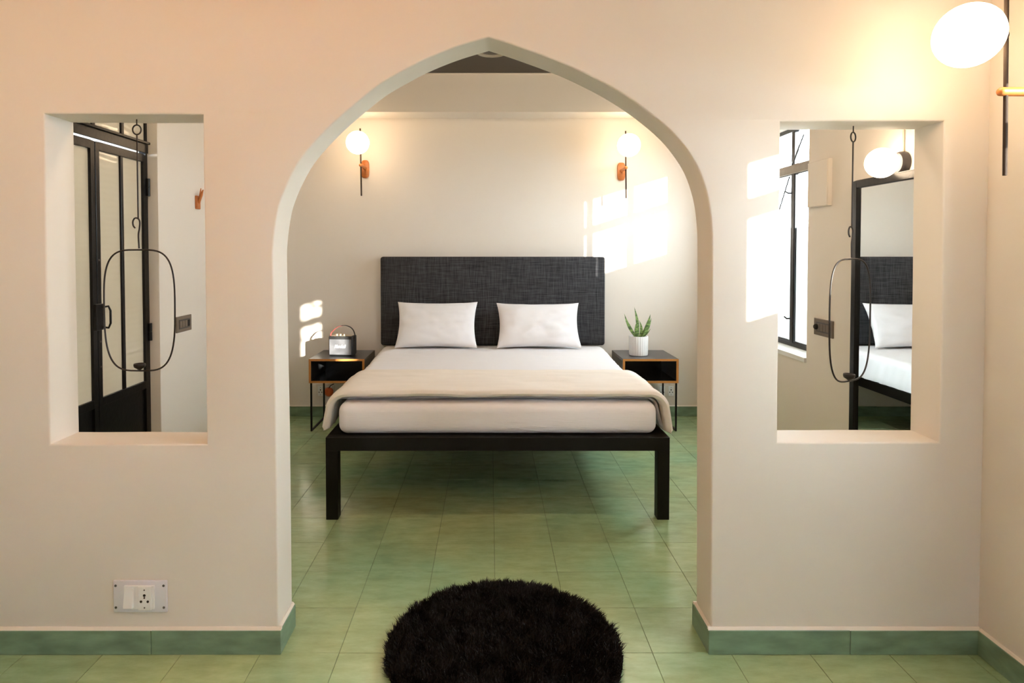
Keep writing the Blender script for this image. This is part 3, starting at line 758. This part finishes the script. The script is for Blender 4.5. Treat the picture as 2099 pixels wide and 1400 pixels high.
# added globe for warm fill under the near room ceiling (out of view overhead)
ol = empty('fill_globe', (-0.55, 0.75, ZCF), label='added amber fill globe under the near room ceiling, out of view overhead', cat='ceiling lamp')
MB().lathe([(0.05, 0.0), (0.05, -0.02), (0.012, -0.03), (0.012, -0.13)], 24).build('canopy', M['rod'], ol, smooth=True)
MB().lathe([(max(0.0008, 0.13 * math.sin(math.pi * i / 20)), -0.24 - 0.13 * math.cos(math.pi * i / 20)) for i in range(21)], 36).build('globe', M['globe_fill_warm'], ol, smooth=True)

# two more added fill globes under the bedroom ceiling, hidden above the arch
for k, xx in enumerate((-0.95, 0.95)):
    o = empty('fill_globe', (xx, 2.95, ZC), label='added fill globe under the bedroom ceiling, hidden above the %s half of the arch' % ('left' if k == 0 else 'right'), cat='ceiling lamp')
    MB().lathe([(0.05, 0.0), (0.05, -0.02), (0.012, -0.03), (0.012, -0.07)], 24).build('canopy', M['rod'], o, smooth=True)
    MB().lathe([(max(0.0008, 0.1 * math.sin(math.pi * i / 20)), -0.15 - 0.1 * math.cos(math.pi * i / 20)) for i in range(21)], 36).build('globe', M['globe_fill_bed'], o, smooth=True)

# small globe lamp on the right wall above the mirror
lz = 1.938; ly = 3.09
lamp = empty('wall_globe_lamp', (XR, ly, lz), label='lit opal globe lamp on a round grey base above the mirror', cat='wall lamp')
RY = Matrix.Rotation(R(-90), 4, 'Y')
MB().lathe([(0.056, 0.0), (0.056, 0.022), (0.050, 0.040), (0.030, 0.046)], 32, RY).build('lamp_base', M['lamp_grey'], lamp, smooth=True)
MB().lathe([(max(0.0008, 0.074 * math.sin(math.pi * i / 20)), 0.112 - 0.074 * math.cos(math.pi * i / 20)) for i in range(21)], 36, RY).build('globe', M['globe_small'], lamp, smooth=True)
MB().lathe([(0.004, 0), (0.003, 0.003)], 10, Matrix.Translation((-0.037, -0.035, 0.018)) @ RY).build('screw', M['plate_steel'], lamp)
MB().tube([(-0.008, 0.0, 0.05), (-0.008, 0.0, ZC - lz - 0.004)], 0.008, 10).build('conduit', M['wall'], lamp, smooth=True)

# ------------------------------------------------------------------ mirror on the right wall
mi = empty('mirror', (XR - 0.03, 3.05, 0.0), label='tall black framed mirror standing against the right wall, reflecting the bed', cat='mirror')
mf = MB(); y0, y1, z0, z1 = -0.44, 0.398, 0.0, 1.885; fw = 0.040
for a, c, e, f in ((y0, y0 + fw, z0, z1), (y1 - fw, y1, z0, z1), (y0 + fw, y1 - fw, z0, z0 + fw), (y0 + fw, y1 - fw, z1 - fw, z1)):
    mf.box(-0.018, 0.014, a, c, e, f)
mf.build('frame', M['steel'], mi, bevel=0.004)
MB().box(-0.004, 0.0, y0 + fw, y1 - fw, z0 + fw, z1 - fw).build('mirror_glass', M['mirror'], mi)
MB().box(0.001, 0.010, y0 + fw, y1 - fw, z0 + fw, z1 - fw).build('backing', M['black_matt'], mi)

# ------------------------------------------------------------------ distribution box, switch plates, sockets, hook
db = empty('distribution_box', (XR, 3.85, 1.775), label='flat cream painted distribution box on the wall between window and mirror', cat='electrical box')
MB().box(-0.026, 0, -0.115, 0.115, 0, 0.285).build('housing', M['wall'], db, bevel=0.002)
MB().box(-0.032, -0.026, -0.113, 0.113, 0.003, 0.282).build('cover', M['wall'], db, bevel=0.002)

def switch_plate(name, X, y, z, w, h, side, label):
    root = empty(name, (X, y, z), label=label, cat='switch'); s = side
    def b(n, mt, a, c, y0, y1, z0, z1, par=root, bev=0.0015):
        return MB().box(min(a * s, c * s), max(a * s, c * s), y0, y1, z0, z1).build(n, mt, par, bev)
    b('plate', M['plate_brown'], 0, 0.009, -w / 2, w / 2, -h / 2, h / 2, bev=0.003)
    ins = b('insert', M['module_dark'], 0.009, 0.012, -w * 0.36, w * 0.36, -h * 0.30, h * 0.30)
    return root, b
r1, b1 = switch_plate('switch_plate', XR, 3.80, 1.028, 0.215, 0.105, -1, 'bronze switch plate with dark modules between window and mirror')
for k in range(4):
    b1('rocker', M['plate_brown'], 0.012, 0.015, -0.07 + k * 0.033, -0.042 + k * 0.033, -0.022, 0.022)
MB().lathe([(0.017, 0.010), (0.017, 0.024), (0.013, 0.030)], 20, Matrix.Translation((0, 0.062, 0)) @ RY).build('dimmer_knob', M['hole'], r1, smooth=True)
r2, b2 = switch_plate('switch_plate', XL, 4.225, 1.005, 0.205, 0.108, 1, 'bronze switch plate beyond the steel door, behind the hanging wire loop')
for k in range(4):
    b2('rocker', M['plate_brown'] if k < 3 else M['hole'], 0.012, 0.015, -0.07 + k * 0.036, -0.040 + k * 0.036, -0.022, 0.022)

hk = empty('wall_hook', (XL, 4.44, 1.80), label='small forked orange wooden hook on the wall beyond the steel door', cat='hook')
MB().box(0, 0.018, -0.026, 0.026, 0, 0.095).build('back_plate', M['wood_orange'], hk, bevel=0.004)
MB().tube([(0.014, 0, 0.045), (0.045, -0.02, 0.10), (0.062, -0.03, 0.135)], [0.012, 0.010, 0.004], 8).build('peg', M['wood_orange'], hk, smooth=True)
MB().tube([(0.014, 0.01, 0.05), (0.022, 0.012, 0.10), (0.026, 0.014, 0.150)], [0.010, 0.009, 0.003], 8).build('peg', M['wood_orange'], hk, smooth=True)

def socket_module(root, cx, cz, y, s=1.0, face='plastic_white'):
    "square three-pin module facing -y"
    m_ = MB().box(cx - 0.024 * s, cx + 0.024 * s, y - 0.006, y, cz - 0.044 * s, cz + 0.044 * s).build('socket', M[face], root, bevel=0.0015)
    for dx, dz, r in ((0, 0.012, 0.0050), (0, 0.003, 0.0032), (-0.0125, -0.011, 0.0046), (0.0125, -0.011, 0.0046)):
        MB().lathe([(r * s, 0), (r * s, 0.0012)], 14, Matrix.Translation((cx + dx * s, y - 0.0058, cz + dz * s)) @ Matrix.Rotation(R(90), 4, 'X')).build('pin_hole', M['hole'], m_)
    for dz in (0.032, -0.034):
        MB().lathe([(0.0028, 0), (0.0028, 0.001)], 10, Matrix.Translation((cx, y - 0.0058, cz + dz * s)) @ Matrix.Rotation(R(90), 4, 'X')).build('screw', M['screw'], m_)
    return m_
# near socket on the partition
c = at(289.5, 1220.5, D1)
sk = empty('switched_socket', (c.x, D1, c.z), label='white switch and three-pin socket on a steel plate, low on the partition wall', cat='socket')
MB().box(-0.1, 0.1, -0.008, 0, -0.060, 0.060).build('plate', M['plate_steel'], sk, bevel=0.0035, seg=3, smooth=True)
MB().box(-0.056, 0.056, -0.016, -0.008, -0.044, 0.044).build('module_frame', M['plastic_white'], sk, bevel=0.002)
rk = MB().add([(-0.052, -0.016, -0.036), (-0.018, -0.016, -0.036), (-0.052, -0.030, -0.034), (-0.018, -0.030, -0.034), (-0.052, -0.019, 0.036), (-0.018, -0.019, 0.036), (-0.052, -0.016, 0.036), (-0.018, -0.016, 0.036)],
              [(0, 1, 3, 2), (2, 3, 5, 4), (4, 5, 7, 6), (0, 6, 7, 1), (0, 2, 4, 6), (1, 7, 5, 3)]).build('rocker', M['plastic_white'], sk, bevel=0.001)
socket_module(sk, 0.024, 0.0, -0.016)
for sx in (-0.090, 0.088):
    for sz in (-0.041, 0.041):
        MB().lathe([(0.0046, 0), (0.0046, 0.0012)], 14, Matrix.Translation((sx, -0.0078, sz)) @ Matrix.Rotation(R(90), 4, 'X')).build('screw', M['screw'], sk)
# sockets behind the nightstands
w1 = empty('wall_socket', (-1.50, D3, 0.232), label='white double wall socket low on the bedroom wall behind the nightstand with the speaker', cat='socket', group='sockets behind the nightstands')
MB().box(-0.085, 0.085, -0.007, 0, -0.055, 0.055).build('plate', M['wall'], w1, bevel=0.002)
w2 = copy_tree(w1); w2.location = (1.60, D3, 0.232); tag(w2, 'white double wall socket low on the bedroom wall behind the nightstand with the potted plant', 'socket')
for w_ in (w1, w2):
    for cx in (-0.04, 0.04): socket_module(w_, cx, 0.0, -0.007)
pg = empty('plug_adapter', (-1.458, D3 - 0.0165, 0.230), label='round orange plug adapter in the wall socket behind the nightstand', cat='plug')
MB().lathe([(0.030, 0.0), (0.039, 0.008), (0.042, 0.024), (0.034, 0.040), (0.012, 0.047)], 24, Matrix.Rotation(R(90), 4, 'X')).build('plug_body', M['orange_plastic'], pg, smooth=True)
MB().tube([(0, -0.03, 0.03), (0.02, -0.04, 0.06), (0.05, -0.03, 0.075)], 0.004, 8).build('cable_stub', M['black_matt'], pg, smooth=True)

# ------------------------------------------------------------------ ceiling ring lamp
cr = empty('ceiling_lamp', (0.01, 4.735, ZC), label='round flush ceiling lamp with pale rim on the dark ceiling under the arch tip', cat='ceiling lamp')
TZ = Matrix.Rotation(math.pi, 4, 'X')
MB().lathe([(0.120, 0.0), (0.124, 0.010), (0.118, 0.018), (0.106, 0.018), (0.103, 0.010)], 48, TZ).build('rim', M['plate_brown'], cr, smooth=True)
M['rim'] = simple('pale_rim', (0.34, 0.31, 0.24), 0.45)
cr.children[0].data.materials[0] = M['rim'] if cr.children else None
MB().lathe([(0.102, 0.001), (0.102, 0.008), (0.05, 0.012), (0.0005, 0.013)], 40, TZ).build('lens', M['module_dark'], cr, smooth=True)

# ------------------------------------------------------------------ hanging wire candle holders
def wire_holder(cx, y, ztop, zring, zhook, zt, zb, w, rot, label):
    root = empty('candle_hanger', (cx, y, zt), rot, label, 'candle holder', 'wire candle hangers in the openings')
    r = 0.0028
    z = lambda a: a - zt
    # eye screw in the soffit and long link rod with a ring on top and hook at the foot
    MB().tube([(0, 0, z(ztop)), (0, 0, z(zring + 0.020))], r * 0.8, 8).build('screw_eye', M['rod'], root, smooth=True)
    pts = [(0.016 * math.sin(q), 0, z(zring) + 0.018 * math.cos(q)) for q in [i / 20 * 2 * math.pi - math.pi for i in range(21)]]
    MB().tube([(0, 0, z(zhook) + 0.018)] + [(0, 0.0, z(zring) - 0.03)] + pts, r, 8).build('link_rod', M['wire'], root, smooth=True)
    hookp = [(0.002, 0, 0.005), (0.0, 0, z(zhook) * 0.55), (0.004, 0, z(zhook) - 0.02), (0.006, 0, z(zhook) + 0.005), (0.0, 0, z(zhook) + 0.018), (-0.012, 0, z(zhook) + 0.020), (-0.020, 0, z(zhook) + 0.008), (-0.019, 0, z(zhook) - 0.008), (-0.012, 0, z(zhook) - 0.018)]
    MB().tube(dilate([Vector(p) for p in hookp], 5), r * 1.1, 8).build('hook', M['wire'], root, smooth=True)
    n = 72; e = 0.52; h = (zt - zb); L = []
    for k in range(n):
        q = 2 * math.pi * k / n; c, s = math.cos(q), math.sin(q)
        sx = math.copysign(abs(c) ** e, c) * w / 2; sz = math.copysign(abs(s) ** 0.62, s) * h / 2
        L.append((sx * (1 + 0.03 * s), 0, -h / 2 + sz))
    MB().tube(L, r * 1.15, 8, closed=True).build('loop', M['wire'], root, smooth=True)
    MB().lathe([(0.004, 0.0), (0.010, 0.006), (0.019, 0.012), (0.021, 0.020), (0.020, 0.026), (0.017, 0.024), (0.0008, 0.014)], 24, Matrix.Translation((-0.003, 0, -h + 0.002))).build('candle_cup', M['wire'], root, smooth=True)
    return root
YH = 2.36
p = lambda u, v: at(u, v, YH)
wire_holder(p(285.5, 600).x, YH, p(280, 243).z, p(281, 266).z, p(284, 458).z, p(285, 512).z, p(285, 760).z, 0.270, 0.0,
            'black wire loop candle holder hanging in the opening in front of the steel door')
wire_holder(p(1744, 600).x, YH, p(1747, 257).z, p(1747, 281).z, p(1745, 476).z, p(1743, 531).z, p(1743, 781).z, 0.270, R(30),
            'black wire loop candle holder hanging in the opening in front of the mirror')

# ------------------------------------------------------------------ round shaggy rug
RC, RR = (0.05, 2.305), 0.463
rug = empty('round_rug', (RC[0], RC[1], 0.0), label='round black shaggy rug on the green floor in the archway', cat='rug')
MB().lathe([(RR - 0.03, 0.001), (RR - 0.022, 0.006), (RR - 0.03, 0.012), (0.001, 0.012)], 72).build('backing', M['pile'], rug, smooth=True)
g = np.random.RandomState(3); NB = 62000
th = g.uniform(0, 2 * np.pi, NB); rr = (RR - 0.022) * np.sqrt(g.uniform(0, 1, NB))
bx, by = rr * np.cos(th), rr * np.sin(th)
# clumped lean direction
cl = g.uniform(-RR, RR, (900, 2)); cd = g.uniform(0, 2 * np.pi, 900)
lean = np.zeros(NB)
for s_ in range(0, NB, 4000):
    d2 = (bx[s_:s_ + 4000, None] - cl[None, :, 0]) ** 2 + (by[s_:s_ + 4000, None] - cl[None, :, 1]) ** 2
    lean[s_:s_ + 4000] = cd[np.argmin(d2, 1)]
lean += g.normal(0, 0.5, NB); ln = np.abs(g.normal(0.014, 0.008, NB)); ht = g.uniform(0.024, 0.042, NB)
edge = np.clip((rr - (RR - 0.07)) / 0.07, 0, 1)
lx = np.cos(lean) * ln + np.cos(th) * edge * 0.015; ly_ = np.sin(lean) * ln + np.sin(th) * edge * 0.015
ht *= (1 - 0.35 * edge)
wa = g.uniform(0, np.pi, NB); wd = g.uniform(0.0010, 0.0020, NB); wx, wy = np.cos(wa) * wd, np.sin(wa) * wd
V = np.zeros((NB, 5, 3))
V[:, 0] = np.stack([bx - wx, by - wy, np.full(NB, 0.010)], 1); V[:, 1] = np.stack([bx + wx, by + wy, np.full(NB, 0.010)], 1)
V[:, 2] = np.stack([bx + lx * 0.35 + wx, by + ly_ * 0.35 + wy, ht * 0.62], 1); V[:, 3] = np.stack([bx + lx * 0.35 - wx, by + ly_ * 0.35 - wy, ht * 0.62], 1)
V[:, 4] = np.stack([bx + lx, by + ly_, ht], 1)
me = bpy.data.meshes.new('pile'); me.vertices.add(NB * 5); me.vertices.foreach_set('co', V.reshape(-1))
base = np.arange(NB)[:, None] * 5
loops = np.concatenate([base + [0, 1, 2, 3], base + [3, 2, 4]], 1).reshape(-1)
me.loops.add(len(loops)); me.loops.foreach_set('vertex_index', loops.astype(np.int32))
starts = (np.arange(NB)[:, None] * 7 + [0, 4]).reshape(-1); tot = np.tile([4, 3], NB)
me.polygons.add(NB * 2); me.polygons.foreach_set('loop_start', starts.astype(np.int32)); me.polygons.foreach_set('loop_total', tot.astype(np.int32))
me.update(); me.validate(); me.materials.append(M['pile'])
po = bpy.data.objects.new('pile', me); COL.objects.link(po); po.parent = rug; po['kind'] = 'stuff'
